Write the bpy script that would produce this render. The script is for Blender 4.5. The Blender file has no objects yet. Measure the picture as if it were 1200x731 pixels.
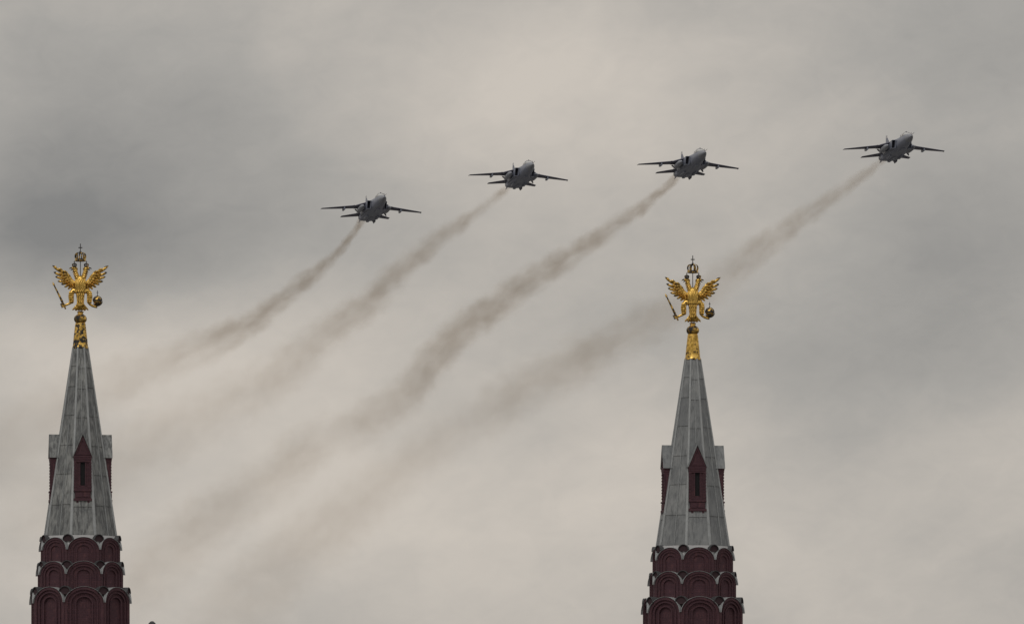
import bpy, bmesh, math, random
from mathutils import Vector, Matrix
R = math.radians
PI = math.pi
random.seed(7)
sc = bpy.context.scene
C = sc.collection

# ------------------------------------------------------------------ camera
FPX, HOR, CZ = 9000.0, 1100.0, 35.4          # focal length (px of a 1200 px wide frame), horizon row, eye height
cam = bpy.data.cameras.new('camera')
co = bpy.data.objects.new('camera', cam); C.objects.link(co)
co.location = (0, 0, CZ); co.rotation_euler = (R(90), 0, 0)
cam.sensor_width = 36; cam.lens = FPX / 1200 * 36
cam.shift_y = (HOR - 365.5) / 1200
cam.clip_start = 1; cam.clip_end = 60000
sc.camera = co
sc.view_settings.view_transform = 'Standard'; sc.view_settings.look = 'None'
sc.view_settings.gamma = 1; sc.view_settings.use_curve_mapping = False
sc.view_settings.exposure = 0.0
sc.render.film_transparent = False
sc.cycles.use_denoising = True
sc.cycles.volume_bounces = 0
sc.cycles.max_bounces = 6
sc.cycles.volume_max_steps = 512

def px_at(px, row, Y):
    return Vector(((px - 600) / FPX * Y, Y, CZ + (HOR - row) / FPX * Y))

# ------------------------------------------------------------------ node helper
class NT:
    def __init__(s, tree):
        s.t = tree; s.n = tree.nodes; s.l = tree.links
    def put(s, sock, v):
        if isinstance(v, bpy.types.NodeSocket): s.l.new(v, sock)
        else: sock.default_value = v
    def m(s, op, a, b=None, c=None, clamp=False):
        nd = s.n.new('ShaderNodeMath'); nd.operation = op; nd.use_clamp = clamp
        s.put(nd.inputs[0], a)
        if b is not None: s.put(nd.inputs[1], b)
        if c is not None: s.put(nd.inputs[2], c)
        return nd.outputs[0]
    def noise(s, vec, scale, detail=3, rough=0.5, dist=0.0, col=False):
        nd = s.n.new('ShaderNodeTexNoise'); s.l.new(vec, nd.inputs['Vector'])
        nd.inputs['Scale'].default_value = scale; nd.inputs['Detail'].default_value = detail
        nd.inputs['Roughness'].default_value = rough; nd.inputs['Distortion'].default_value = dist
        return nd.outputs['Color' if col else 'Fac']
    def ramp(s, f, a, b, lo=0.0, hi=1.0, smooth=True):
        nd = s.n.new('ShaderNodeMapRange'); nd.interpolation_type = 'SMOOTHSTEP' if smooth else 'LINEAR'
        s.put(nd.inputs['Value'], f); nd.inputs['From Min'].default_value = a; nd.inputs['From Max'].default_value = b
        nd.inputs['To Min'].default_value = lo; nd.inputs['To Max'].default_value = hi
        return nd.outputs['Result']
    def mix(s, f, a, b):
        nd = s.n.new('ShaderNodeMix'); nd.data_type = 'RGBA'
        s.put(nd.inputs[0], f)
        for i, v in ((6, a), (7, b)):
            s.put(nd.inputs[i], v if isinstance(v, bpy.types.NodeSocket) else (*v, 1.0))
        return nd.outputs[2]
    def comb(s, x, y, z):
        nd = s.n.new('ShaderNodeCombineXYZ'); s.put(nd.inputs[0], x); s.put(nd.inputs[1], y); s.put(nd.inputs[2], z)
        return nd.outputs[0]
    def sep(s, v):
        nd = s.n.new('ShaderNodeSeparateXYZ'); s.l.new(v, nd.inputs[0]); return nd.outputs
    def obj(s, scale=None):
        nd = s.n.new('ShaderNodeTexCoord')
        if scale is None: return nd.outputs['Object']
        mp = s.n.new('ShaderNodeMapping'); mp.inputs['Scale'].default_value = scale
        s.l.new(nd.outputs['Object'], mp.inputs['Vector']); return mp.outputs[0]

# ------------------------------------------------------------------ overcast sky
SUN_EL, SUN_AZ = R(52), R(205)     # azimuth clockwise from +Y: behind the camera, to its left
w = bpy.data.worlds.new('World'); sc.world = w; w.use_nodes = True
g = NT(w.node_tree); g.n.clear()
sky = g.n.new('ShaderNodeTexSky'); sky.sky_type = 'NISHITA'; sky.sun_disc = False
sky.sun_elevation = SUN_EL; sky.sun_rotation = SUN_AZ; sky.dust_density = 3.0
tc = g.n.new('ShaderNodeTexCoord'); d = tc.outputs['Generated']
x, y, z = g.sep(d)
az = g.m('ARCTAN2', x, y)
hyp = g.m('SQRT', g.m('ADD', g.m('MULTIPLY', x, x), g.m('MULTIPLY', y, y)))
el = g.m('ARCTAN2', z, hyp)
# degrees of azimuth and elevation -> units of 1/9000 rad so cloud banks can be listed by bearing
P = g.m('MULTIPLY_ADD', az, 9000.0, 600.0)
Q = g.m('MULTIPLY_ADD', el, -9000.0, 1100.0)
cv = g.comb(g.m('MULTIPLY', az, 9.0), g.m('MULTIPLY', el, 11.0), 3.1)
wn = g.sep(g.noise(cv, 2.2, 4, 0.55, col=True))
P2 = g.m('ADD', P, g.m('MULTIPLY_ADD', wn[0], 150.0, -75.0))
Q2 = g.m('ADD', Q, g.m('MULTIPLY_ADD', wn[1], 80.0, -40.0))
BANKS = [(30, 30, -0.14), (150, 150, -0.2), (60, 250, -0.30), (40, 315, -0.36), (60, 375, 0.31), (200, 310, -0.27), (220, 390, 0.03), (300, 200, -0.12), (300, 80, -0.02), (300, 300, -0.0), (330, 350, 0.12), (450, 280, -0.1), (430, 160, -0.01), (560, 130, 0.21), (650, 50, 0.21), (760, 160, 0.1), (900, 90, -0.0), (1150, 50, -0.19), (1000, 300, -0.01), (1150, 220, -0.18), (1150, 310, -0.22), (1130, 420, -0.19), (980, 470, -0.11), (900, 400, -0.05), (1170, 530, 0.12), (1050, 560, 0.05), (720, 400, -0.05), (720, 320, -0.03), (700, 540, 0.2), (850, 620, 0.13), (1000, 690, 0.06), (1150, 650, -0.0), (100, 450, 0.1), (250, 470, 0.2), (400, 580, 0.28), (560, 680, 0.18), (20, 650, 0.14), (200, 700, 0.17), (600, 290, 0.07), (480, 420, 0.11), (840, 260, -0.03), (30, 540, 0.07)]   # bearing, height, brightness against the mean
t = None
for (bx, by, amp) in BANKS:
    dx = g.m('DIVIDE', g.m('SUBTRACT', P2, bx), 165.0)
    dy = g.m('DIVIDE', g.m('SUBTRACT', Q2, by), 80.0)
    e = g.m('EXPONENT', g.m('MULTIPLY', g.m('ADD', g.m('MULTIPLY', dx, dx), g.m('MULTIPLY', dy, dy)), -1.0))
    e = g.m('MULTIPLY', e, amp)
    t = e if t is None else g.m('ADD', t, e)
fb = g.noise(cv, 5.0, 6, 0.52, 0.25)
fb2 = g.noise(g.comb(g.m('MULTIPLY', az, 5.0), g.m('MULTIPLY', el, 16.0), 1.7), 4.0, 5, 0.5)
t = g.m('ADD', t, g.m('MULTIPLY_ADD', fb, 0.28, -0.14))
t = g.m('ADD', t, g.m('MULTIPLY_ADD', fb2, 0.20, -0.10))
# slanting wisps
fb3 = g.noise(g.comb(g.m('ADD', g.m('MULTIPLY', az, 9.0), g.m('MULTIPLY', el, 12.0)), g.m('MULTIPLY_ADD', az, -14.0, g.m('MULTIPLY', el, 26.0)), 5.2), 3.0, 6, 0.55, 0.6)
t = g.m('ADD', t, g.m('MULTIPLY_ADD', fb3, 0.26, -0.13))
fb4 = g.noise(g.comb(g.m('MULTIPLY', az, 9.0), g.m('MULTIPLY', el, 14.0), 8.8), 22.0, 6, 0.6, 0.8)
t = g.m('ADD', t, g.m('MULTIPLY_ADD', fb4, 0.15, -0.075))
t = g.m('ADD', g.m('MULTIPLY', t, 1.12), 0.66, clamp=True)
cr_ = g.n.new('ShaderNodeValToRGB'); g.l.new(t, cr_.inputs[0])
e_ = cr_.color_ramp.elements
e_[0].position = 0.0; e_[0].color = (0.232, 0.230, 0.226, 1); e_[1].position = 1.0; e_[1].color = (0.595, 0.545, 0.487, 1)
n_ = e_.new(0.5); n_.color = (0.388, 0.372, 0.348, 1)
ccol = cr_.outputs[0]
high = g.ramp(el, 0.25, 1.2)                    # overcast is brighter overhead
ccol = g.mix(high, ccol, (0.66, 0.65, 0.64))
b1 = g.n.new('ShaderNodeBackground'); g.l.new(ccol, b1.inputs[0]); b1.inputs[1].default_value = 1.0
b2 = g.n.new('ShaderNodeBackground'); g.l.new(sky.outputs[0], b2.inputs[0]); b2.inputs[1].default_value = 0.08
mx = g.n.new('ShaderNodeMixShader'); mx.inputs[0].default_value = 0.97
g.l.new(b2.outputs[0], mx.inputs[1]); g.l.new(b1.outputs[0], mx.inputs[2])
wo = g.n.new('ShaderNodeOutputWorld'); g.l.new(mx.outputs[0], wo.inputs[0])

sl = bpy.data.lights.new('sun', 'SUN'); sl.energy = 0.6; sl.angle = R(25); sl.color = (1.0, 0.96, 0.9)
so = bpy.data.objects.new('sun', sl); C.objects.link(so)
sd = Vector((math.sin(SUN_AZ) * math.cos(SUN_EL), math.cos(SUN_AZ) * math.cos(SUN_EL), math.sin(SUN_EL)))
so.rotation_euler = sd.to_track_quat('Z', 'Y').to_euler(); so.location = (0, -50, 300)

# ------------------------------------------------------------------ materials
def mat(name, build):
    m = bpy.data.materials.new(name); m.use_nodes = True
    g = NT(m.node_tree); p = g.n['Principled BSDF']; build(g, p); return m
def bump(g, p, h, strength, dist):
    b = g.n.new('ShaderNodeBump'); b.inputs['Strength'].default_value = strength; b.inputs['Distance'].default_value = dist
    g.l.new(h, b.inputs['Height']); g.l.new(b.outputs[0], p.inputs['Normal'])

def m_lead(g, p):
    # zinc sheet: cloudy oxide patches, vertical run marks, dark blotches
    a = g.noise(g.obj((1.1, 1.1, 0.7)), 2.3, 6, 0.62)
    s = g.noise(g.obj((7, 7, 0.55)), 1.6, 5, 0.6)
    f = g.noise(g.obj(), 14, 4, 0.6)
    oi = g.n.new('ShaderNodeObjectInfo').outputs['Random']
    geo = g.n.new('ShaderNodeTexCoord').outputs['Object']
    ip = g.n.new('ShaderNodeNewGeometry').outputs['Random Per Island']
    c = g.mix(g.ramp(a, 0.3, 0.72), (0.17, 0.178, 0.18), (0.40, 0.41, 0.395))
    c = g.mix(g.m('MULTIPLY', g.ramp(s, 0.42, 0.64), 0.85), c, (0.075, 0.078, 0.08))
    c = g.mix(g.m('MULTIPLY', g.ramp(f, 0.5, 0.8), 0.35), c, (0.40, 0.41, 0.40))
    c = g.mix(g.m('MULTIPLY', ip, 0.5), c, (0.10, 0.105, 0.11))
    g.l.new(c, p.inputs['Base Color']); p.inputs['Roughness'].default_value = 0.62; p.inputs['Metallic'].default_value = 0.15
    bump(g, p, g.noise(g.obj((2, 2, 1)), 3, 3, 0.5), 0.35, 0.05)
def m_clean(g, p):
    a = g.noise(g.obj((1.1, 1.1, 0.7)), 2.3, 6, 0.62)
    s = g.noise(g.obj((7, 7, 0.55)), 1.6, 5, 0.6)
    ip = g.n.new('ShaderNodeNewGeometry').outputs['Random Per Island']
    c = g.mix(g.ramp(a, 0.3, 0.72), (0.215, 0.225, 0.23), (0.345, 0.355, 0.355))
    c = g.mix(g.m('MULTIPLY', g.ramp(s, 0.46, 0.68), 0.65), c, (0.11, 0.115, 0.12))
    c = g.mix(g.m('MULTIPLY', ip, 0.6), c, (0.13, 0.14, 0.15))
    g.l.new(c, p.inputs['Base Color']); p.inputs['Roughness'].default_value = 0.6; p.inputs['Metallic'].default_value = 0.15
    bump(g, p, g.noise(g.obj((2, 2, 1)), 3, 3, 0.5), 0.35, 0.05)
def m_brick(g, p):
    br = g.n.new('ShaderNodeTexBrick'); 
    xo = g.sep(g.obj())
    v = g.comb(g.m('ADD', xo[0], xo[1]), xo[2], 0.0)
    g.l.new(v, br.inputs['Vector'])
    br.inputs['Color1'].default_value = (0.086, 0.037, 0.050, 1); br.inputs['Color2'].default_value = (0.063, 0.028, 0.040, 1)
    br.inputs['Mortar'].default_value = (0.085, 0.032, 0.036, 1); br.inputs['Scale'].default_value = 1.0
    br.inputs['Brick Width'].default_value = 0.26; br.inputs['Row Height'].default_value = 0.08; br.inputs['Mortar Size'].default_value = 0.008
    a = g.noise(g.obj((1, 1, 0.6)), 1.7, 5, 0.6)
    c = g.mix(g.m('MULTIPLY', g.ramp(a, 0.4, 0.75), 0.5), br.outputs['Color'], (0.06, 0.028, 0.034))
    f = g.noise(g.obj((3, 3, 0.8)), 3.0, 4, 0.6)
    c = g.mix(g.m('MULTIPLY', g.ramp(g.noise(g.obj((1,1,.4)), 9.0, 5, 0.7), 0.56, 0.74), 0.55), c, (0.035, 0.02, 0.024))
    c = g.mix(g.m('MULTIPLY', g.ramp(f, 0.52, 0.74), 0.75), c, (0.135, 0.057, 0.062))
    g.l.new(c, p.inputs['Base Color']); p.inputs['Roughness'].default_value = 0.85
    bump(g, p, br.outputs['Fac'], 0.5, -0.012)
def gold(wear, dark=(0.045, 0.035, 0.028)):
    def f(g, p):
        a = g.noise(g.obj(), 6.0, 5, 0.65)
        b = g.noise(g.obj(), 2.1, 3, 0.5)
        k = g.ramp(g.m('ADD', a, g.m('MULTIPLY_ADD', b, 0.35, -0.175)), wear - 0.04, wear + 0.05)
        cc = g.ramp(g.noise(g.obj(), 7.0, 4, 0.6), 0.35, 0.62)
        gc = g.mix(cc, (0.38, 0.235, 0.05), (0.93, 0.60, 0.16))
        g.l.new(g.mix(k, gc, dark), p.inputs['Base Color'])
        g.l.new(g.m('SUBTRACT', 1.0, g.m('MULTIPLY', k, 0.7)), p.inputs['Metallic'])
        g.l.new(g.m('MULTIPLY_ADD', k, 0.35, 0.33), p.inputs['Roughness'])
        bump(g, p, g.noise(g.obj(), 16, 3, 0.6), 0.5, 0.02)
    return f
def plain(col, rough=0.6, metal=0.0, var=0.25, scale=3.0):
    def f(g, p):
        a = g.noise(g.obj(), scale, 5, 0.6)
        c = g.mix(a, tuple(v * (1 - var) for v in col), tuple(min(1, v * (1 + var)) for v in col))
        g.l.new(c, p.inputs['Base Color']); p.inputs['Roughness'].default_value = rough; p.inputs['Metallic'].default_value = metal
    return f
M = {
    'lead': mat('stained_zinc_sheet', m_lead), 'clean': mat('zinc_sheet', m_clean), 'pale': mat('pale_zinc', plain((0.55, 0.55, 0.56), 0.55, 0.1, 0.3, 6)), 'brick': mat('red_brick', m_brick),
    'dark_brick': mat('dark_brick', plain((0.042, 0.022, 0.027), 0.85)),
    'roll': mat('lightened_zinc_roll', plain((0.35, 0.365, 0.37), 0.5, 0.2, 0.35, 5)),  # highlight of the rolls put into a lighter zinc tone
    'edge': mat('dark_zinc', plain((0.065, 0.066, 0.07), 0.6, 0.2)),
    'gold': mat('gilding', gold(0.64)), 'worn': mat('flaking_gilding', gold(0.50, (0.03, 0.028, 0.03))),
    'cap': mat('gilding_with_chips', gold(0.585, (0.05, 0.03, 0.015))),
    'tarnish': mat('tarnished_gilding', gold(0.38, (0.05, 0.042, 0.036))),
    'iron': mat('dark_iron', plain((0.035, 0.033, 0.035), 0.5, 0.4)),
    'dark': mat('dark_opening', plain((0.012, 0.012, 0.014), 0.9)),
    'jet': mat('grey_jet_paint_hazed', plain((0.215, 0.235, 0.295), 0.42, 0.0, 0.16, 0.9)),  # grey paint, lightened so the colour carries slight distance haze
    'jetd': mat('dark_jet_paint', plain((0.088, 0.088, 0.13), 0.5, 0.0, 0.2, 1.2)),
    'radome': mat('radome_paint', plain((0.25, 0.265, 0.30), 0.38, 0.0, 0.08, 1)),
    'tank': mat('pale_tank_paint', plain((0.26, 0.275, 0.31), 0.4, 0.0, 0.12, 1)),
    'white': mat('white_paint', plain((0.6, 0.6, 0.6), 0.5)),
    'red': mat('red_paint', plain((0.5, 0.03, 0.03), 0.5)),
    'metal': mat('burnt_metal', plain((0.09, 0.085, 0.085), 0.45, 0.7)),
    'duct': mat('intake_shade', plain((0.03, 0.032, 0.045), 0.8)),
    'stone': mat('paving_stone', plain((0.13, 0.125, 0.12), 0.85, 0, 0.3, 0.4)),
}
def m_glass(g, p):
    p.inputs['Base Color'].default_value = (0.6, 0.6, 0.58, 1); p.inputs['Roughness'].default_value = 0.08  # pale base colour stands in for the sky reflected on the glass
    p.inputs['Transmission Weight'].default_value = 0.15; p.inputs['IOR'].default_value = 1.45
    p.inputs['Coat Weight'].default_value = 0.6
M['glass'] = mat('canopy_glass', m_glass)

# ------------------------------------------------------------------ builders
def link(name, bm, m, parent=None, smooth=False, loc=(0, 0, 0), rz=0.0):
    me = bpy.data.meshes.new(name)
    bmesh.ops.recalc_face_normals(bm, faces=bm.faces)
    if smooth:
        for f in bm.faces: f.smooth = True
    bm.to_mesh(me); bm.free()
    ms = m if isinstance(m, list) else [m]
    for q in ms: me.materials.append(q)
    if smooth:
        try: me.set_sharp_from_angle(angle=R(42))
        except Exception: pass
    o = bpy.data.objects.new(name, me); C.objects.link(o)
    o.parent = parent; o.location = loc; o.rotation_euler = (0, 0, rz)
    return o
def share(src, parent, loc, rz):
    o = src.copy(); C.objects.link(o); o.parent = parent; o.location = loc; o.rotation_euler = (0, 0, rz); return o
def thing(name, label, cat, loc=(0, 0, 0), rot=(0, 0, 0), group=None):
    o = bpy.data.objects.new(name, None); C.objects.link(o); o.empty_display_size = 0.5
    o.location = loc; o.rotation_euler = rot; tag(o, label, cat, group); return o
def tag(o, label=None, cat=None, group=None, kind=None):
    for k, v in (('label', label), ('category', cat), ('group', group), ('kind', kind)):
        if v: o[k] = v
def copy_tree(o, parent=None):
    c = o.copy(); C.objects.link(c)
    if parent is not None: c.parent = parent
    for ch in list(o.children): copy_tree(ch, c)
    return c
def bx(bm, x0, x1, y0, y1, z0, z1, mi=0):
    v = [bm.verts.new(p) for p in ((x0,y0,z0),(x1,y0,z0),(x1,y1,z0),(x0,y1,z0),(x0,y0,z1),(x1,y0,z1),(x1,y1,z1),(x0,y1,z1))]
    for q in ((0,1,2,3),(4,5,6,7),(0,1,5,4),(1,2,6,5),(2,3,7,6),(3,0,4,7)):
        f = bm.faces.new([v[i] for i in q]); f.material_index = mi
def loft(bm, rings, cap=True, mi=0):
    rs = [[bm.verts.new(p) for p in r] for r in rings]
    n = len(rs[0])
    for a, b in zip(rs, rs[1:]):
        for i in range(n):
            f = bm.faces.new((a[i], a[(i+1) % n], b[(i+1) % n], b[i])); f.material_index = mi
    if cap:
        for r in (rs[0], rs[-1]):
            f = bm.faces.new(r); f.material_index = mi
    return rs
def lathe(bm, prof, seg=20, cx=0, cy=0, mi=0):
    loft(bm, [[(cx + r*math.cos(2*PI*i/seg), cy + r*math.sin(2*PI*i/seg), zz) for i in range(seg)] for r, zz in prof], True, mi)
def prism(bm, outline, a, b, f):
    """outline: list of 2D points; f(p, depth) -> 3D; closed solid between depths a and b"""
    loft(bm, [[f(p, a) for p in outline], [f(p, b) for p in outline]])
def tube2(bm, pts, rad, flat=1.0, seg=12, yoff=None):
    """tube through points in the x-z plane (3rd value = y), rad = radius in plane, flat = depth ratio"""
    P_ = [Vector((p[0], p[2] if len(p) > 2 else 0.0, p[1])) for p in pts]
    rings = []
    for i, p in enumerate(P_):
        t_ = (P_[min(i+1, len(P_)-1)] - P_[max(i-1, 0)]).normalized()
        b_ = Vector((0, 1, 0)); n_ = t_.cross(b_)
        if n_.length < 1e-3: n_ = Vector((1, 0, 0)); b_ = t_.cross(n_)
        n_.normalize(); b_ = n_.cross(t_).normalized()
        fl = flat[i] if isinstance(flat, (list, tuple)) else flat
        rings.append([p + n_*rad[i]*math.cos(2*PI*k/seg) + b_*rad[i]*fl*math.sin(2*PI*k/seg) for k in range(seg)])
    loft(bm, rings)

# ------------------------------------------------------------------ ground
bm = bmesh.new(); s = 30000
v = [bm.verts.new(p) for p in ((-s,-s,0),(s,-s,0),(s,s,0),(-s,s,0))]; bm.faces.new(v)
tag(link('ground', bm, M['stone']), kind='structure')

# ------------------------------------------------------------------ tower
D0 = 349.0
U = D0 / FPX                                  # metres per photo pixel at the towers
def zt(row): return CZ + (HOR - row) * U
def S(z, z0, z1, a, b): return a + (b - a) * (z - z0) / (z1 - z0)
def arch_pts(w, spring, rise, base, n=14, inset=0.0):
    """outline of an arch panel, from bottom-left over the arch to bottom-right"""
    pts = [(-w, base)]
    for i in range(n + 1):
        a = PI - PI * i / n
        pts.append((w * math.cos(a), spring + rise * math.sin(a)))
    pts.append((w, base)); return pts

def make_tower():
    root = thing('museum_tower', '', 'tower', group='red brick towers with grey spires')
    # --- tent roof with eight faces, standing rolls and lapped sheets
    ZB, ZT_ = zt(632), zt(407.5)
    AB, AT, CB, CT = 41.2*U, 8.6*U, 14.2*U, 3.6*U
    def verts(z):
        A = S(z, ZB, ZT_, AB, AT); c = S(z, ZB, ZT_, CB, CT)
        return [(-c,-A),(c,-A),(A,-c),(A,c),(c,A),(-c,A),(-A,c),(-A,-c)]
    bm = bmesh.new()
    rnd = random.Random(3)
    lv = [zt(r_) for r_ in (632, 594, 558, 524, 489, 455, 431, 407.5)]
    for k in range(8):                        # every sheet its own face so that each takes its own tone
        off = rnd.uniform(-0.1, 0.1)
        for i in range(len(lv) - 1):
            za = lv[i] + (off if i else 0); zb = lv[i+1] + (off if i < len(lv) - 2 else 0)
            a, b = verts(za), verts(zb)
            q = [(*a[k], za), (*a[(k+1) % 8], za), (*b[(k+1) % 8], zb), (*b[k], zb)]
            nrm = Vector(((a[k][0] + a[(k+1) % 8][0]), (a[k][1] + a[(k+1) % 8][1]), 0)).normalized()
            lap = nrm * 0.022
            vs = [bm.verts.new(Vector(p) + (lap if j < 2 else Vector())) for j, p in enumerate(q)]
            bm.faces.new(vs)
            if i:
                lo = [bm.verts.new(Vector(q[0])), bm.verts.new(Vector(q[1]))]
                vb = [bm.verts.new(Vector(q[0]) + lap), bm.verts.new(Vector(q[1]) + lap)]
                bm.faces.new((lo[0], lo[1], vb[1], vb[0]))
    o = link('spire_roof', bm, M['lead'], root)
    for k in range(8):                        # the rolls along the hips
        bm = bmesh.new(); rings = []
        for i in range(9):
            z_ = ZB + (ZT_ - ZB) * i / 8
            p = Vector((*verts(z_)[k], z_)); dr = Vector((p.x, p.y, 0)).normalized(); tg = Vector((-dr.y, dr.x, 0))
            w_ = S(z_, ZB, ZT_, 0.078, 0.042)
            pp = p + dr * 0.004
            rings.append([pp + tg*w_*math.cos(a_) + dr*w_*0.75*math.sin(a_) for a_ in [2*PI*j/8 for j in range(8)]])
        loft(bm, rings)
        link('ridge_roll', bm, M['roll'], root, True)
    rs_ = random.Random(11)
    for k in range(8):                        # thin standing seams part way across the faces
        for f_, z0_, z1_ in ((rs_.uniform(.38,.62), ZB, zt(rs_.uniform(500, 450))),):
            if k % 2 == 0: z0_, z1_, f_ = zt(508), zt(430), .5
            rings = []; bm = bmesh.new()
            for z_ in (z0_, z1_):
                a_ = Vector((*verts(z_)[k], z_)); b_ = Vector((*verts(z_)[(k+1) % 8], z_))
                p = a_.lerp(b_, f_); tg = (b_-a_).normalized(); nr = Vector((tg.y, -tg.x, 0))
                rings.append([p - tg*.014, p + tg*.014, p + tg*.012 + nr*.045, p - tg*.012 + nr*.045])
            loft(bm, rings); link('standing_seam', bm, M['roll'], root)
    # thin eaves lip where the spire meets the first tier
    # --- dormers on the four main faces
    zr, ze, zb = zt(511), zt(535.5), zt(590.5)     # ridge, eaves, bottom
    hw, Af = 10.9*U, 36.9*U
    def tA(z): return S(z, ZB, ZT_, AB, AT)
    proto = None
    for k in range(4):
        rz = k * PI / 2
        if proto is not None:
            c = share(proto, root, (0, 0, 0), rz)
            for ch in proto.children: share(ch, c, (0, 0, 0), 0)
            continue
        bm = bmesh.new()
        w0 = 9.7*U; yf = -34.4*U
        yi = lambda z: -tA(z) + 0.25
        slit_w, s0, s1 = 2.7*U, zt(570.5), zt(541.5)
        # wall round the slit opening: two cheeks, lintel, breast, gable
        def slab(xa, xb, za, zb_, y0, y1b=None):
            v8 = [(xa,y0,za),(xb,y0,za),(xb,yi(za),za),(xa,yi(za),za),(xa,y0,zb_),(xb,y0,zb_),(xb,yi(zb_),zb_),(xa,yi(zb_),zb_)]
            v_ = [bm.verts.new(p) for p in v8]
            for q in ((0,1,2,3),(4,5,6,7),(0,1,5,4),(1,2,6,5),(2,3,7,6),(3,0,4,7)): bm.faces.new([v_[i_] for i_ in q])
        zlow = zt(575.5)
        slab(-w0, -slit_w, zlow, ze, yf); slab(slit_w, w0, zlow, ze, yf)
        slab(-slit_w, slit_w, zlow, s0, yf); slab(-slit_w, slit_w, s1, ze, yf)
        # stepped jambs and pilasters
        for sx in (-1, 1):
            bx(bm, *sorted((sx*(slit_w+0.004), sx*(slit_w+0.05))), yf-0.03, yf+0.01, s0-0.02, s1+0.06)
            bx(bm, *sorted((sx*(w0-0.105), sx*(w0+0.012))), yf-0.035, yf+0.01, zlow, ze-0.10)
            for j in range(9):                # toothed brickwork along the pilasters
                zz = zlow + 0.1 + j*0.135
                bx(bm, *sorted((sx*(w0-0.06), sx*(w0+0.03))), yf-0.055, yf-0.03, zz, zz+0.07)
        bx(bm, -slit_w-0.05, slit_w+0.05, yf-0.035, yf+0.01, s1+0.062, s1+0.12)
        # corbelled courses under the eaves
        for j in range(4):
            e = 0.010 * (j + 1)
            bx(bm, -w0-e, w0+e, yf-0.04-e, yf+0.2, ze-0.30+j*0.075, ze-0.235+j*0.075)
        # sill with its panel and feet
        bx(bm, -w0-0.03, w0+0.03, yf-0.09, yf+0.05, zt(577.3), zlow-0.002)
        slab(-w0+0.02, w0-0.02, zt(585.5), zt(577.5), yf-0.055)
        bx(bm, -w0+0.06, -0.03, yf-0.075, yf-0.05, zt(584.3), zt(578.6)); bx(bm, 0.03, w0-0.06, yf-0.075, yf-0.05, zt(584.3), zt(578.6))
        bx(bm, -w0-0.03, w0+0.03, yf-0.09, yf+0.12, zt(588.4), zt(585.6))
        for fx in (-0.29, 0.21): bx(bm, fx, fx+0.10, yf-0.06, yf+0.1, zt(590.6), zt(588.5))
        # gable triangle
        gy = yf - 0.02
        prism(bm, [(-hw+0.02, ze), (hw-0.02, ze), (0, zr-0.04)], gy, -tA(zr)+0.2, lambda p, d_: (p[0], d_, p[1]))
        for sx in (-1, 1):
            prism(bm, [(sx*(hw-0.03), ze+0.02), (sx*(hw-0.11), ze+0.02), (0, zr-0.24), (0, zr-0.07)], gy-0.03, gy+0.01, lambda p, d_: (p[0], d_, p[1]))
        bx(bm, -hw+0.06, hw-0.06, gy-0.022, gy+0.012, ze+0.03, ze+0.075)
        proto = link('dormer', bm, M['brick'], root, loc=(0,0,0), rz=rz)
        bm = bmesh.new()                      # two steep zinc slopes with real thickness
        for sx in (-1, 1):
            th = 0.035
            o2 = [(0, zr), (sx*hw, ze-0.05), (sx*(hw+th), ze-0.05), (0, zr+th*2.2)]
            prism(bm, o2, -Af, -0.25, lambda p, d_: (p[0], d_, p[1]))
        link('dormer_roof', bm, M['lead'], proto)
        bm = bmesh.new(); bx(bm, -slit_w, slit_w, yf+0.045, yf+0.06, s0, s1)
        link('slit_window', bm, M['dark'], proto)
    # --- three tiers of arched gables
    tiers = [  # apothem px, arch top row, spring row, bottom row
        (45.2, 631.2, 646.3, 664.0), (48.6, 659.3, 675.0, 697.0), (56.0, 689.4, 708.5, 790.0)]
    bw = bmesh.new()
    def ring8(a, z):
        r_ = a / math.cos(PI/8)
        return [(r_*math.sin(2*PI*(i+.5)/8), -r_*math.cos(2*PI*(i+.5)/8), z) for i in range(8)]
    for (a, tr, sr, br) in tiers:
        loft(bw, [ring8(a*U-0.24, zt(br)), ring8(a*U-0.24, zt(sr+1.5))])
    # plain octagonal shaft down to the ground
    loft(bw, [ring8(62*U, 0.0), ring8(62*U, zt(800)), ring8(56*U, zt(790.2)), ring8(54*U, zt(789))])
    link('brick_shaft', bw, M['brick'], root)
    prev_a = 41.5
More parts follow.
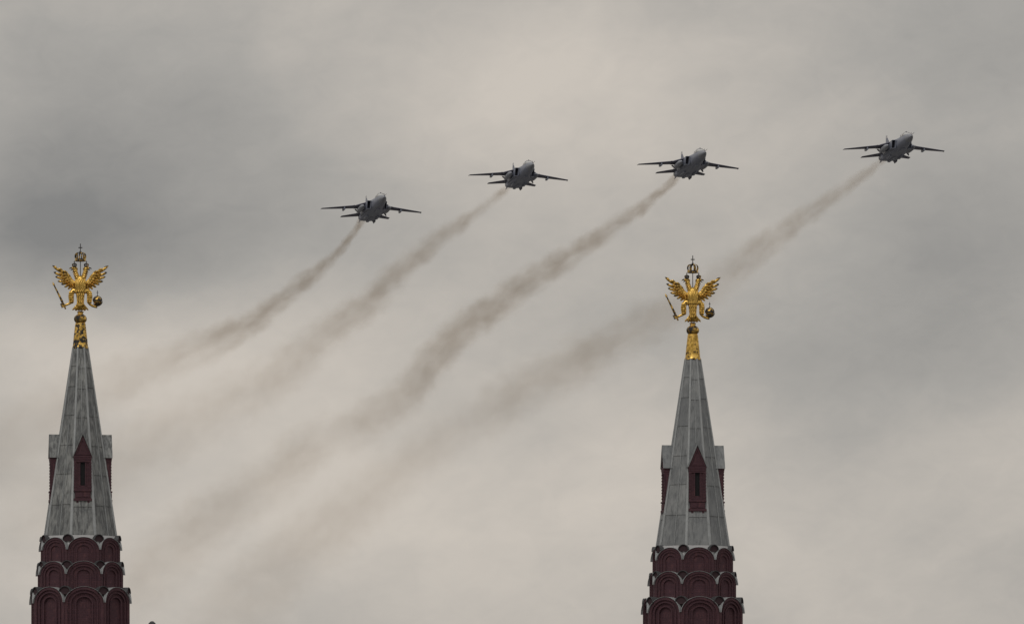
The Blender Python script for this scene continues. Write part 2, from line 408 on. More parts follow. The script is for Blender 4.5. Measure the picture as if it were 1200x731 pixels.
    for ti, (a, tr, sr, br) in enumerate(tiers):
        aU = a*U; half = aU*math.tan(PI/8)
        up = [42.5, 45.2, 48.6][ti]*U
        bm = bmesh.new()                      # sheet slope in the valleys behind the gables
        za, zb_ = zt(sr+1), zt(tr-2.5)
        loft(bm, [ring8(aU-(0.098, .132, .195)[ti], za), ring8(up-0.14 if ti else 42.0*U, zb_)], cap=False)
        link('valley_roof', bm, M['pale'], root)
        proto = hood = None
        zs, zt_, zbm = zt(sr), zt(tr), zt(br)
        for k in range(8):
            rz = k*PI/4
            if proto is not None:
                c = share(proto, root, (0,0,0), rz)
                for ch in proto.children: share(ch, c, (0,0,0), 0)
                continue
            bm = bmesh.new()
            rise = zt_ - zs
            W = half - 0.012
            dk = (1.0, 1.35, 2.0)[ti]
            steps = [(1.0, 0.84, 0.0), (0.84, 0.72, 0.03), (0.72, 0.65, 0.008), (0.65, 0.46, 0.05), (0.46, 0.39, 0.022)]
            bb = zbm if ti < 2 else zt(789)
            for (ro, ri, dep) in steps:
                oo = arch_pts(W*ro, zs, rise*ro*0.98, bb, 20); ii = arch_pts(W*ri, zs, rise*ri*0.98, bb, 20)
                y0, y1 = -aU + dep*dk, -aU + 0.095*dk
                n = len(oo)
                vo = [[bm.verts.new((p[0], y_, p[1])) for p in pts] for pts in (oo, ii) for y_ in (y0, y1)]
                of, ob, if_, ib = vo
                for i in range(n-1):
                    bm.faces.new((of[i], of[i+1], if_[i+1], if_[i])); bm.faces.new((ob[i], ob[i+1], ib[i+1], ib[i]))
                    bm.faces.new((of[i], of[i+1], ob[i+1], ob[i])); bm.faces.new((if_[i], if_[i+1], ib[i+1], ib[i]))
                for e in (0, n-1): bm.faces.new((of[e], if_[e], ib[e], ob[e]))
            prism(bm, arch_pts(W*0.392, zs, rise*0.392, bb, 14), -aU+0.07*dk, -aU+0.09*dk, lambda p, d_: (p[0], d_, p[1]))
            proto = link('arched_gable', bm, M['brick'], root, rz=rz)
            bm = bmesh.new()                  # folded metal hood over the arch, barrel running back
            n = 24; th = 0.012
            back = -(up - 0.25)
            hf = -aU - 0.022
            rings = []
            for i in range(n+1):
                a_ = PI*0.985 - PI*0.97*i/n
                cx_, cz_ = math.cos(a_), math.sin(a_)
                yf_ = hf - 0.075*abs(cx_)**2.5
                bk = back if abs(cx_) < 0.6 else -aU + 0.10
                p1 = (W*1.0*cx_, zs + rise*cz_); p2 = ((W*1.0+th)*cx_, zs + (rise+th)*cz_)
                rings.append([(p1[0], yf_, p1[1]), (p2[0], yf_, p2[1]), (p2[0], bk, p2[1]), (p1[0], bk, p1[1])])
            loft(bm, rings)
            hood = link('metal_hood', bm, M['roll'], proto)
        sm = None
        for k in range(8):                    # little round gables standing on the corners
            rz = (k+.5)*PI/4
            if sm is not None: 
                c = share(sm, root, (0,0,0), rz)
                for ch in sm.children: share(ch, c, (0,0,0), 0)
                continue
            bm = bmesh.new()
            rr = (6.0 if ti == 0 else 6.3 if ti == 1 else 7.0)*U
            fy = -(aU/math.cos(PI/8) - (0.045 if ti == 0 else 0.06))
            top = zt(tr + (-3.2 if ti == 0 else -0.6)); cz_ = top - rr
            ol = arch_pts(rr*0.93, cz_, rr*0.93, cz_-rr*0.35, 14)
            prism(bm, ol, fy+0.03, fy+0.42, lambda p, d_: (p[0], d_, p[1]))
            sm = link('corner_gable', bm, M['dark_brick'], root, rz=rz)
            bm = bmesh.new(); rings = []
            for i in range(15):
                a_ = PI*1.0 - PI*1.0*i/14
                rings.append([(q*math.cos(a_), y_, cz_+q*math.sin(a_)) for q, y_ in ((rr*0.94, fy-0.03), (rr*1.05, fy-0.03), (rr*1.05, fy+0.43), (rr*0.94, fy+0.43))])
            loft(bm, rings); link('metal_hood', bm, M['edge'], sm)
    # --- gilded cap and ball
    bm = bmesh.new()
    def ring8r(r_, z): return [(r_*math.cos(2*PI*(i+.5)/16), r_*math.sin(2*PI*(i+.5)/16), z) for i in range(16)]
    lathe(bm, [(9.5*U, zt(408.6)), (9.7*U, zt(407.2)), (9.2*U, zt(406.2)), (8.9*U, zt(405.5)), (8.2*U, zt(398)), (7.1*U, zt(388)), (6.2*U, zt(380)), (5.8*U, zt(378.4))], 20)
    link('gilded_cap', bm, M['cap'], root, True)
    bm = bmesh.new()
    prof = [(2.2*U, zt(380.2))] + [(7.6*U*math.sin(a_), zt(373.8) - 6.0*U*math.cos(a_)) for a_ in [PI*i/14 for i in range(3, 12)]] + [(3.4*U, zt(368.2)), (3.2*U, zt(366.5)), (4.2*U, zt(365.5)), (2.4*U, zt(364.6))]
    lathe(bm, prof, 24); 
    link('gilded_ball', bm, M['worn'], root, True)
    return root

# ------------------------------------------------------------------ double-headed eagle
def make_eagle():
    """origin on top of the ball; u, v in photo pixels of the right-hand bird"""
    V0 = 9.4
    root = thing('eagle_statue', '', 'statue', group='gilded double-headed eagles')
    q = lambda u, v, dy=0.0: (u*U, (v - V0)*U, dy)
    def T(bm, pts, rad, flat=1.0, seg=12):
        tube2(bm, [q(*p) for p in pts], [r_*U for r_ in rad], flat, seg)
    rnd = random.Random(5)
    # trunk: chest, waist; layered breast feathers
    bm = bmesh.new()
    T(bm, [(0,12.5),(0,15),(0,22),(0,30),(0,34),(0,38),(0,42),(0,46),(0,49),(0,51)], [2.6,3.6,4.2,5.2,7.2,8.0,7.8,6.2,4.2,2.2], [1,1,.85,.8,.72,.72,.75,.75,.7,.6], 18)
    for j in range(8):
        vv = 47 - j*2.0
        m_ = 7 - abs(j-3)*0.4
        n_ = 6 + (j % 2)
        for i in range(n_):
            a_ = -1.15 + 2.3*(i + 0.5)/n_
            hwid = S(vv, 31, 49, 6.6, 6.0) if vv < 42 else S(vv, 42, 50, 7.4, 4.6)
            u = hwid*math.sin(a_)*1.02; dy = -hwid*0.76*U*math.cos(a_)*1.02
            T(bm, [(u, vv+1.2, dy+0.01), (u*1.02, vv-0.6, dy-0.010), (u*1.02, vv-2.0, dy-0.012)], [0.5, 1.0, 0.2], 0.45, 8)
    for j in range(6):                        # belly feathers
        vv = 29 - j*2.3
        for i in range(4):
            a_ = -1.0 + 2.0*(i + 0.5 + 0.25*(j % 2))/4
            hwid = S(vv, 14, 30, 3.9, 5.4)
            u = hwid*math.sin(a_); dy = -hwid*0.85*U*math.cos(a_)
            T(bm, [(u, vv+1.2, dy+0.01), (u, vv-0.6, dy-0.008), (u, vv-2.2, dy-0.01)], [0.5, 0.95, 0.2], 0.45, 8)
    link('body', bm, M['gold'], root, True)
    # tail fan
    bm = bmesh.new()
    T(bm, [(0,22),(0,17),(0,14),(0,12)], [3.4,4.0,3.6,1.5], 0.6, 14)
    for layer, (vt, n_, sp, ln, dep) in enumerate([(21, 4, 3.8, 6.5, -0.07), (18.5, 7, 9.0, 8.6, 0.0), (19, 4, 5.0, 9.8, 0.05)]):
        for i in range(n_):
            k = -1 + 2*i/(n_-1)
            u0, u1 = k*3.2, k*sp
            T(bm, [(u0, vt, dep), ((u0+u1)/2*0.92, vt-ln*0.45, dep-0.03), (u1*0.94, vt-ln*0.8, dep-0.02), (u1*1.05, vt-ln*(1.0 - 0.06*abs(k)), dep)], [0.8, 1.15, 1.0, 0.12], 0.6, 8)
    link('tail', bm, M['gold'], root, True)
    for sx in (-1, 1):
        # neck and head, looking outward
        bm = bmesh.new()
        T(bm, [(sx*1.6,44),(sx*3.2,48.5),(sx*4.3,52),(sx*5.3,55),(sx*5.9,57.6),(sx*6.8,59.6),(sx*8.4,60.0),(sx*9.9,59.6)],
          [3.4,2.9,2.5,2.3,2.4,2.6,2.1,1.3], [.9]*8, 14)
        for j in range(5):                    # ruffled neck feathers on the outer side
            vv = 47 + j*2.3; uu = 3.4 + j*0.72
            T(bm, [(sx*(uu+0.9), vv+1.4, -0.03), (sx*(uu+2.1), vv-0.2, -0.03), (sx*(uu+2.5), vv-1.8, -0.03)], [0.6, 0.9, 0.15], 0.7, 8)
            T(bm, [(sx*uu, vv+1.4, -0.09), (sx*(uu+.2), vv-0.2, -0.115), (sx*(uu+.2), vv-1.9, -0.10)], [0.6, 1.0, 0.2], 0.5, 8)
        # crest at the nape
        T(bm, [(sx*5.0,60.4), (sx*3.8,59.4), (sx*3.2,57.8)], [1.1, 0.8, 0.15], 0.7, 8)
        bm.verts.ensure_lookup_table()
        h = link('head', bm, M['gold'], root, True)
        bm = bmesh.new()
        T(bm, [(sx*9.2,60.0),(sx*10.8,60.2),(sx*12.4,59.8),(sx*13.2,58.7)], [1.15,0.9,0.6,0.12], 0.7, 10)
        T(bm, [(sx*9.0,58.5),(sx*10.6,57.9),(sx*11.8,57.6)], [0.8,0.5,0.12], 0.7, 8)
        link('beak', bm, M['tarnish'], h, True)
        bm = bmesh.new()
        for yy in (-1, 1):
            lathe(bm, [(0.02, q(0,60.4)[1]), (0.028, q(0,60.9)[1]), (0.012, q(0,61.3)[1])], 8, sx*8.0*U, yy*0.078)
        link('eye', bm, M['iron'], h, True)
        cx_ = sx*7.0
        bm = bmesh.new()
        lathe(bm, [(2.3*U, q(0,61.2)[1]), (2.5*U, q(0,61.5)[1]), (2.5*U, q(0,62.3)[1]), (2.0*U, q(0,62.5)[1])], 14, cx_*U)
        for i in range(8):
            a_ = 2*PI*i/8; c_, s_ = math.cos(a_), math.sin(a_)
            pts = [(2.2,62.2),(2.95,63.4),(2.7,64.9),(1.5,65.6),(0.1,65.4)]
            P_ = [Vector((cx_*U + r_*U*c_, r_*U*s_, q(0, v_)[1])) for r_, v_ in pts]
            tg = Vector((-s_, c_, 0))
            loft(bm, [[p - tg*.022, p + tg*.022, p + tg*.022 + Vector((-c_*.03, -s_*.03, -.012)), p - tg*.022 + Vector((-c_*.03, -s_*.03, -.012))] for p in P_])
        T(bm, [(cx_,65.2),(cx_,66.6),(cx_,68.6)], [0.8,0.4,0.28], 1, 8)
        T(bm, [(cx_-1.0,67.4),(cx_+1.0,67.4)], [0.25,0.25], 1, 6)
        link('small_crown', bm, M['tarnish'], h, True)
        # wing: arm bone, covert rows, flight feathers
        bm = bmesh.new()
        T(bm, [(sx*5,42,0.02),(sx*8.5,42.3,0.03),(sx*12.0,46.3,0.03),(sx*13.6,50.6,0.02),(sx*16,53.2,0.0),(sx*20,55.6,0)], [3.5,3.3,2.8,2.1,1.7,0.7], .5, 14)
        T(bm, [(sx*8,39.5,0.03),(sx*12,42,0.03),(sx*16,46.5,0.03),(sx*19,50.5,0.02)], [3.6,4.2,4.2,2.2], .3, 14)
        tips = [(32.6,63.0),(31.0,55.2),(29.2,50.0),(26.4,44.6),(22.4,41.0),(18.6,37.8),(14.6,35.2),(10.5,34.2)]
        roots = [(15,54.0),(15,51.5),(14.2,49),(13.2,46.5),(12,44.5),(10.5,43),(9,42),(7,41)]
        dark = []
        for i, ((tu, tv), (ru, rv)) in enumerate(zip(tips, roots)):
            L = math.hypot(tu-ru, tv-rv)
            dx_, dz_ = (tu-ru)/L, (tv-rv)/L
            sag = 0.10*L if i < 4 else 0.05*L
            def pt(f, dy): return (sx*(ru + (tu-ru)*f + dz_*sag*math.sin(PI*f)*0.8), rv + (tv-rv)*f - dx_*sag*math.sin(PI*f), dy)
            wd = 1.5 if i < 4 else 1.45
            T(bm, [pt(0,0.02), pt(.3,0.0), pt(.55,-0.012), pt(.8,-0.01), pt(.93,0), pt(1,0.01)], [1.3, wd*1.05, wd*1.05, wd*.9, wd*0.62, 0.15], 0.36, 10)
            T(bm, [pt(.2,-0.03), pt(.55,-0.045), pt(.9,-0.02)], [0.3,0.33,0.15], 0.9, 6)     # shaft of the feather
        for row in range(4):                  # coverts
            n_ = 7 - (row > 2)
            for i in range(n_):
                f = (i + 0.3*(row % 2))/n_
                j = f*7; a = int(min(j, 6)); fr = j - a
                tu = tips[a][0]*(1-fr)+tips[a+1][0]*fr; tv = tips[a][1]*(1-fr)+tips[a+1][1]*fr
                ru = roots[a][0]*(1-fr)+roots[a+1][0]*fr; rv = roots[a][1]*(1-fr)+roots[a+1][1]*fr
                s0 = 0.02 + 0.155*row; s1 = s0 + 0.27
                dy = -0.115 + 0.022*row
                pf = lambda s_: (ru + (tu-ru)*s_, rv + (tv-rv)*s_)
                (a0, a1), (b0, b1), (c0, c1) = pf(s0), pf((s0+s1)/2+0.03), pf(s1)
                T(bm, [(sx*a0, a1+0.4, dy+0.02), (sx*b0, b1+0.2, dy-0.018), (sx*c0, c1, dy+0.0)], [0.7,1.3,0.25], 0.45, 8)
        wgo = link('wing', bm, M['gold'], root, True)
        for (tu, tv), (ru, rv) in list(zip(tips, roots))[:6]:
            L = math.hypot(tu-ru, tv-rv); ux, uz = (tu-ru)/L, (tv-rv)/L
            ln = 5.4 if tv > 60 else 3.0
            bm = bmesh.new()                  # blackened tips
            sag = lambda k: uz*k*0.4
            T(bm, [(sx*(tu-ux*ln*.9 + uz*.35), tv-uz*ln*.9-ux*.35), (sx*(tu-ux*ln*.45+uz*.25), tv-uz*ln*.45-ux*.25), (sx*(tu+ux*.3), tv+uz*.3)], [1.38, 1.28, 0.2], 0.42, 10)
            link('feather_tip', bm, M['tarnish'], wgo, True)
        # leg: feathered thigh, shank
        bm = bmesh.new()
        T(bm, [(sx*5,33),(sx*8,33.4),(sx*10.3,31),(sx*10.9,27),(sx*10.6,23),(sx*10.0,19.6),(sx*9.8,18.4)], [3.2,3.2,3.2,3.3,3.1,2.4,1.0], .85, 14)
        for j in range(5):
            for i in (-1, 0, 1):
                vv = 31 - j*2.5; uu = 10.6 + i*2.0
                T(bm, [(sx*uu, vv+1.2, -0.085+abs(i)*.03), (sx*uu, vv-0.5, -0.115+abs(i)*.03), (sx*uu, vv-2.0, -0.10+abs(i)*.03)], [0.5,1.0,0.2], 0.5, 8)
        if sx < 0: T(bm, [(-10.2,20.5),(-12.5,18.6),(-15.5,17.3),(-18.5,16.2),(-20.5,16.0)], [1.9,1.4,1.3,1.4,2.0], .9, 10)
        else: T(bm, [(9.8,20.0),(11.5,17.6),(14,15.9),(17,15.0),(19.8,14.8)], [1.9,1.5,1.4,1.5,1.6], .9, 10)
        lg = link('leg', bm, M['gold'], root, True)
        bm = bmesh.new()
        if sx < 0:                            # toes closed round the sceptre
            for i in range(4):
                cu, cvv = -21.3 + i*0.55*0.9, 17.9 - i*1.25
                T(bm, [(cu+2.2, cvv-0.1, -0.02), (cu+1.2, cvv+.5, -0.085), (cu-0.6, cvv+0.1, -0.10), (cu-2.0, cvv-0.5, -0.05), (cu-2.1, cvv-.7, 0.03)], [0.75,0.75,0.7,0.55,0.2], 1, 8)
        else:                                 # toes cupping the orb
            for a_ in (-0.9, -0.35, 0.25, 0.85, 1.3):
                pts = []
                for f in (0, .25, .5, .75, 1):
                    th = -PI/2 + a_*f*1.15
                    pts.append((20.0 + 5.9*math.cos(th), 22.0 + 5.9*math.sin(th), -0.06*math.sin(f*PI) if a_ > -0.5 else 0.04*math.sin(f*PI)))
                T(bm, pts, [0.95,0.85,0.75,0.6,0.15], 1, 8)
            T(bm, [(20.0,16.0,0),(20.2,16.8,-.12),(20.4,18.6,-0.205),(20.5,20.2,-0.215)], [0.9,.8,.6,.15], 1, 8)
        link('claw', bm, M['tarnish'] if sx > 0 else M['worn'], lg, True)
    # great crown on its rod
    bm = bmesh.new(); T(bm, [(0,49),(0,58),(0,70)], [0.5,0.42,0.42], 1, 8); link('crown_rod', bm, M['iron'], root, True)
    bm = bmesh.new()
    lathe(bm, [(5.6*U, q(0,67.9)[1]), (6.4*U, q(0,68.3)[1]), (6.5*U, q(0,70.3)[1]), (6.1*U, q(0,70.8)[1]), (5.5*U, q(0,70.4)[1]), (5.4*U, q(0,68.6)[1])], 24)
    for i in range(8):
        a_ = 2*PI*(i+.25)/8; c_, s_ = math.cos(a_), math.sin(a_); tg = Vector((-s_, c_, 0)); n_ = Vector((c_, s_, 0))
        pts = [(5.9,70.4),(6.9,73),(6.8,75.4),(5.7,77.4),(3.6,78.4),(1.4,78.0),(0.3,77.2)]
        P_ = [Vector((r_*U*c_, r_*U*s_, q(0, v_)[1])) for r_, v_ in pts]
        loft(bm, [[p - tg*.024, p + tg*.024, p + tg*.024 - n_*.035, p - tg*.024 - n_*.035] for p in P_])
        b_ = Vector((6.1*U*c_, 6.1*U*s_, q(0,71)[1])); 
        if i % 2: loft(bm, [[b_ + tg*k1*.03 + n_*k2*.02 + Vector((0,0,zz)) for k1, k2 in ((-1,-1),(1,-1),(1,1),(-1,1))] for zz in (0, .06)])
    cr = link('crown', bm, M['worn'], root, True)
    bm = bmesh.new()
    lathe(bm, [(0.5*U, q(0,76.6)[1]), (1.4*U, q(0,77.6)[1]), (1.3*U, q(0,79.4)[1]), (.5*U, q(0,80.2)[1])], 10)
    bx(bm, -.018, .018, -.015, .015, q(0,80)[1], q(0,88.6)[1]); bx(bm, -2.3*U, 2.3*U, -.0148, .0148, q(0,83.4)[1], q(0,84.5)[1])
    link('cross', bm, M['iron'], cr)
    # sceptre
    bm = bmesh.new()
    T(bm, [(-17.2,12.0),(-17.6,12.8),(-18.0,13.6),(-19.5,16.8),(-21.3,20.6),(-23.2,24.6),(-25.6,29.5),(-28.6,35.6),(-30.6,39.6),(-31.0,40.4),(-31.6,41.6),(-32.6,43.6)],
      [0.6,1.15,0.8,1.1,1.4,1.25,1.05,0.85,0.75,1.35,1.0,0.12], 1, 10)
    link('sceptre', bm, M['worn'], root, True)
    # orb with band and cross
    bm = bmesh.new()
    lathe(bm, [(5.2*U*math.sin(PI*i/14)+.0005, q(0,22)[1] - 5.2*U*math.cos(PI*i/14)) for i in range(15)], 20, 20.0*U)
    ob = link('orb', bm, M['worn'], root, True)
    bm = bmesh.new()
    zc = q(0,22)[1]
    lathe(bm, [(5.25*U, zc-.03), (5.5*U, zc-.02), (5.5*U, zc+.03), (5.25*U, zc+.04)], 20, 20.0*U)
    T(bm, [(20.0 + 5.35*math.cos(a_), 22+5.35*math.sin(a_)) for a_ in [PI*i/10 for i in range(11)]], [.42]*11, 1.3, 6)
    T(bm, [(20.0,26.8),(20.0,28.6),(20.0,34.0)], [0.9,0.4,0.3], 1, 8); T(bm, [(18.8,31.6),(21.2,31.6)], [.32,.32], 1, 6)
    link('orb_cross', bm, M['iron'], ob, True)
    return root

YAW = R(7.7)
tower = make_tower()
tower['label'] = 'red brick tower with grey spire, darker gilding flaking badly below its eagle'
xl = (94.2-600)/FPX*D0
tower.location = (xl, D0, 0); tower.rotation_euler = (0, 0, YAW)
tower2 = copy_tree(tower)
D1 = D0 + 2.0; xr = (811.8-600)/FPX*D1
tower2.location = (xr, D1, -0.36)
tower2['label'] = 'red brick tower with grey spire, brighter smoother gilded cap, under the eagle set lower'
def each(o):
    yield o
    for c_ in o.children: yield from each(c_)
for o_ in each(tower2):
    if o_.type == 'MESH' and o_.material_slots and o_.material_slots[0].material == M['lead']:
        o_.material_slots[0].link = 'OBJECT'; o_.material_slots[0].material = M['clean']
eagle = make_eagle()
eagle['label'] = 'gilded double-headed eagle atop the tower whose gilded cap is flaking badly'
ze_ = zt(364.8)
eagle.location = (xl, D0, ze_); eagle.rotation_euler = (0, 0, R(3.0))
eagle2 = copy_tree(eagle)
eagle2.location = (xr, D1, ze_ - 0.36)
eagle2['label'] = 'gilded double-headed eagle in front of the smoke of the last jet, on the lower tower'
for ch in tower.children:                     # the left cap has lost more of its gold leaf
    if ch.name.startswith('gilded_cap'):
        ch.data = ch.data.copy(); ch.data.materials[0] = M['worn']

# small dark finial whose tip just shows above the lower edge
bm = bmesh.new()
fx = px_at(178.2, 727.3, D0+6)
lathe(bm, [(0.55, 0), (0.5, fx.z-5.0), (0.42, fx.z-4.9), (0.10, fx.z-0.75), (0.09, fx.z-.55), (0.17, fx.z-.46), (0.2, fx.z-.28), (0.165, fx.z-.1), (0.07, fx.z-.01), (0.02, fx.z)], 18)
o = link('roof_finial', bm, M['edge'], None, True, loc=(fx.x, fx.y, 0))
tag(o, 'rounded dark metal finial tip poking up beside the tower with flaking gilding', 'finial')

# ------------------------------------------------------------------ swing-wing jets
def make_jet():
    root = thing('fighter_jet', '', 'jet', group='four grey jets flying in a slanting line')
    def sec(yv, hw, hh, cz=0.0, n=2.0, seg=28, up=None):
        pts = []
        for i in range(seg):
            a_ = 2*PI*i/seg; c_, s_ = math.cos(a_), math.sin(a_)
            h_ = hh if s_ < 0 or up is None else up
            pts.append((hw*math.copysign(abs(c_)**(2/n), c_), yv, cz + h_*math.copysign(abs(s_)**(2/n), s_)))
        return pts
    bm = bmesh.new()
    loft(bm, [sec(-8.4,.76,.76), sec(-7.2,.90,.90), sec(-6,.98,.98,0,2.2), sec(-4.6,1.03,1.02,0,2.4), sec(-3.2,1.12,1.06,-.04,3), sec(-1.6,1.3,1.08,-.08,4.2),
              sec(0.5,1.48,1.10,-.10,5.5), sec(3,1.55,1.12,-.12,6), sec(6,1.55,1.08,-.12,5.5), sec(8.4,1.42,.92,-.05,4), sec(9.8,1.25,.70,0.02,3)])
    # dorsal spine and belly fairings
    loft(bm, [sec(-4.4,.55,.3,.80), sec(-2,.52,.42,.86), sec(3,.42,.36,.86), sec(7,.3,.3,.80), sec(10.2,.12,.14,.75)])
    bx(bm, -.30, .30, -4.6, -1.2, -1.18, -0.95); bx(bm, -1.2, -.8, 1.5, 4.0, -1.42, -.9); bx(bm, .8, 1.2, 1.5, 4.0, -1.42, -.9)
    bx(bm, -.22, .22, 2.8, 7.6, -1.32, -.85)
    body = link('fuselage', bm, M['jet'], root, True)
    bm = bmesh.new()
    loft(bm, [sec(-11.3,.06,.06,-.10), sec(-10.8,.24,.24,-.09), sec(-10.0,.45,.45,-.06), sec(-9.2,.62,.62,-.03), sec(-8.405,.755,.755)])
    nose = link('nose_cone', bm, M['radome'], root, True)
    bm = bmesh.new()
    loft(bm, [sec(-12.9,.02,.02,.16,2,8), sec(-11.7,.035,.035,.14,2,8), sec(-10.4,.05,.05,.16,2,8)])
    bx(bm, -.015, .015, -10.6, -10.3, .1, .62)
    link('air_probe', bm, M['jetd'], nose, True)
    bm = bmesh.new()                          # wide side-by-side canopy with frames
    loft(bm, [sec(-8.15,.10,.1,.66), sec(-7.7,.52,.2,.70,2,28,.26), sec(-7.0,.74,.3,.70,2.2,28,.62), sec(-6.1,.80,.3,.70,2.2,28,.80), sec(-5.2,.76,.3,.70,2.2,28,.72), sec(-4.3,.56,.3,.74,2.2,28,.44), sec(-3.6,.3,.2,.8,2,28,.2)])
    can = link('canopy', bm, M['glass'], root, True)
    bm = bmesh.new()
    for yv, hw, up in ((-7.02,.752,.635),(-5.2,.775,.735)):
        loft(bm, [sec(yv,hw,.3,.70,2.2,28,up), sec(yv+.09,hw+.004,.3,.70,2.2,28,up+.01)])
    bx(bm, -.03, .03, -6.9, -5.3, 1.3, 1.51)
    link('canopy_frame', bm, M['jetd'], can)
    for sx in (-1, 1):
        X = lambda a, b: tuple(sorted((sx*a, sx*b)))
        bm = bmesh.new()                      # boxy intake: four walls round a dark duct
        def hexa(p8):
            v_ = [bm.verts.new(p) for p in p8]
            for q_ in ((0,1,2,3),(4,5,6,7),(0,1,5,4),(1,2,6,5),(2,3,7,6),(3,0,4,7)): bm.faces.new([v_[i_] for i_ in q_])
        def wall(xa, xb, za, zb, y0a, y0b, y1=2.0):
            hexa([(sx*xa,y0a,za),(sx*xb,y0a,za),(sx*xb,y1,za),(sx*xa,y1,za),(sx*xa,y0b,zb),(sx*xb,y0b,zb),(sx*xb,y1,zb),(sx*xa,y1,zb)])
        wall(1.14, 1.20, -.80, .62, -3.6, -3.6, 1.6)       # splitter plate
        wall(1.70, 1.77, -.80, .62, -2.6, -3.1)            # outer lip
        wall(1.205, 1.695, .56, .62, -3.3, -3.3); wall(1.205, 1.695, -.80, -.73, -2.9, -2.9)
        loft(bm, [[(sx*a, yv, b) for a, b in ((1.0,-.82*f),(1.76*g_,-.8*f),(1.77*g_,.62*f),(1.0,.66*f))] for yv, f, g_ in ((1.9,1,1),(4.5,.98,.96),(7.5,.85,.78))])
        it = link('air_intake', bm, M['jet'], root)
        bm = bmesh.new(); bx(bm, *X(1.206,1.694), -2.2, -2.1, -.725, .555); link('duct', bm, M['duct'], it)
        # wing: fixed glove and straight outer panel
        def foil(bm, rt, tp, tr, tt):
            """root/tip = (x, z, leading y, trailing y); tr/tt thickness"""
            rings = []
            for (x_, z_, l_, e_), th in ((rt, tr), (tp, tt)):
                c_ = e_ - l_
                prof = [(0,0),(.06,.33),(.2,.5),(.45,.48),(.75,.24),(1,.02),(.75,-.2),(.45,-.4),(.2,-.42),(.06,-.3)]
                rings.append([(sx*x_, l_ + c_*a, z_ + th*b) for a, b in prof])
            loft(bm, rings)
        bm = bmesh.new()
        foil(bm, (1.3,.52,-2.6,4.9), (3.0,.47,1.1,4.6), .50, .40)
        foil(bm, (2.2,.50,.8,4.3), (8.95,.02,2.7,3.75), .38, .10)
        wg = link('wing', bm, M['jetd'], root, True)
        bm = bmesh.new()                      # flap track fairings and outer pylon
        bx(bm, *X(5.0,5.14), 1.6, 3.9, -.10, .22); bx(bm, *X(4.93,5.21), 1.4, 3.4, -.22, -.09)
        link('wing_pylon', bm, M['jet'], wg)
        bm = bmesh.new(); bx(bm, *X(3.0,3.5), 1.15, 1.25, .48, .54); bx(bm, *X(8.93,9.02), 2.9, 3.9, -.03, .07); link('wing_tip', bm, M['white'], wg)
        bm = bmesh.new()
        foil(bm, (1.15,.12,5.9,10.0), (4.35,-.02,9.3,10.9), .26, .08)
        link('tailplane', bm, M['jetd'], root, True)
        bm = bmesh.new()                      # ventral fin
        loft(bm, [[(sx*1.15+a*.05, yv, -.75) for a, yv in ((0,5.4),(1,7),(0,9.2),(-1,7))], [(sx*1.36+a*.02, yv, -1.30) for a, yv in ((0,6.7),(1,7.6),(0,8.9),(-1,7.6))]])
        link('ventral_fin', bm, M['jetd'], root)
        # big glove tank on its pylon, with tail fins
        bm = bmesh.new()
        prof = [(-2.6,.03),(-2.3,.20),(-1.7,.36),(-.7,.45),(1.0,.46),(2.4,.40),(3.4,.26),(4.1,.06)]
        loft(bm, [[(sx*2.35 + r_*math.cos(2*PI*i/18), yv, -.22 + r_*math.sin(2*PI*i/18)) for i in range(18)] for yv, r_ in prof])
        tk = link('drop_tank', bm, M['tank'], root, True)
        bm = bmesh.new(); bx(bm, *X(2.29,2.41), -.6, 2.6, .2, .5); link('tank_pylon', bm, M['jetd'], tk)
        bm = bmesh.new()
        for a_ in (R(-45), R(-135), R(45), R(135)):
            c_, s_ = math.cos(a_), math.sin(a_); n_ = Vector((-s_, 0, c_))*.02
            cc = Vector((sx*2.35, 0, -.22)); rd = Vector((c_, 0, s_))
            loft(bm, [[cc + rd*.2 + Vector((0,2.9,0)) + n_*k for k in (-1,1)] + [cc + rd*.1 + Vector((0,4.15,0)) + n_*k for k in (1,-1)],
                      [cc + rd*.68 + Vector((0,3.7,0)) + n_*k for k in (-1,1)] + [cc + rd*.68 + Vector((0,4.3,0)) + n_*k for k in (1,-1)]])
        link('tank_fin', bm, M['jetd'], tk)
        bm = bmesh.new()
        loft(bm, [[(sx*.60 + r_*math.cos(2*PI*i/18), yv, .02 + r_*math.sin(2*PI*i/18)) for i in range(18)] for yv, r_ in ((9.4,.58),(10.3,.56),(10.9,.47),(10.9,.40),(10.2,.42))])
        link('nozzle', bm, M['metal'], root, True)
    bm = bmesh.new()
    loft(bm, [[(-.13,8.6,.80),(0,5.0,.90),(.13,8.6,.80),(0,9.9,.80)], [(-.04,9.0,3.2),(0,8.2,3.2),(.04,9.0,3.2),(0,9.5,3.2)]])
    bx(bm, -.09, .09, 8.9, 9.9, 2.2, 2.42)
    fin = link('tail_fin', bm, M['jet'], root)
    bm = bmesh.new()
    loft(bm, [[(-.045,9.0,3.205),(0,8.2,3.205),(.045,9.0,3.205),(0,9.5,3.205)], [(-.035,9.0,3.7),(0,8.45,3.7),(.035,9.0,3.7),(0,9.55,3.7)]])
    link('fin_tip', bm, M['white'], fin)
    for sx in (-1, 1):                        # red star with pale edge on each side of the fin
        for m_, rr, off, nm in ((M['white'], .50, .145, 'star_edge'), (M['red'], .40, .16, 'star')):
            bm = bmesh.new()
            pts = [(8.55 + rr*(1 if i % 2 == 0 else .4)*math.sin(PI*i/5), 1.75 + rr*(1 if i % 2 == 0 else .4)*math.cos(PI*i/5)) for i in range(10)]
            prism(bm, pts, sx*.05, sx*(off-.055), lambda p, d_: (d_, p[0], p[1]))
            link(nm, bm, m_, fin)
    return root

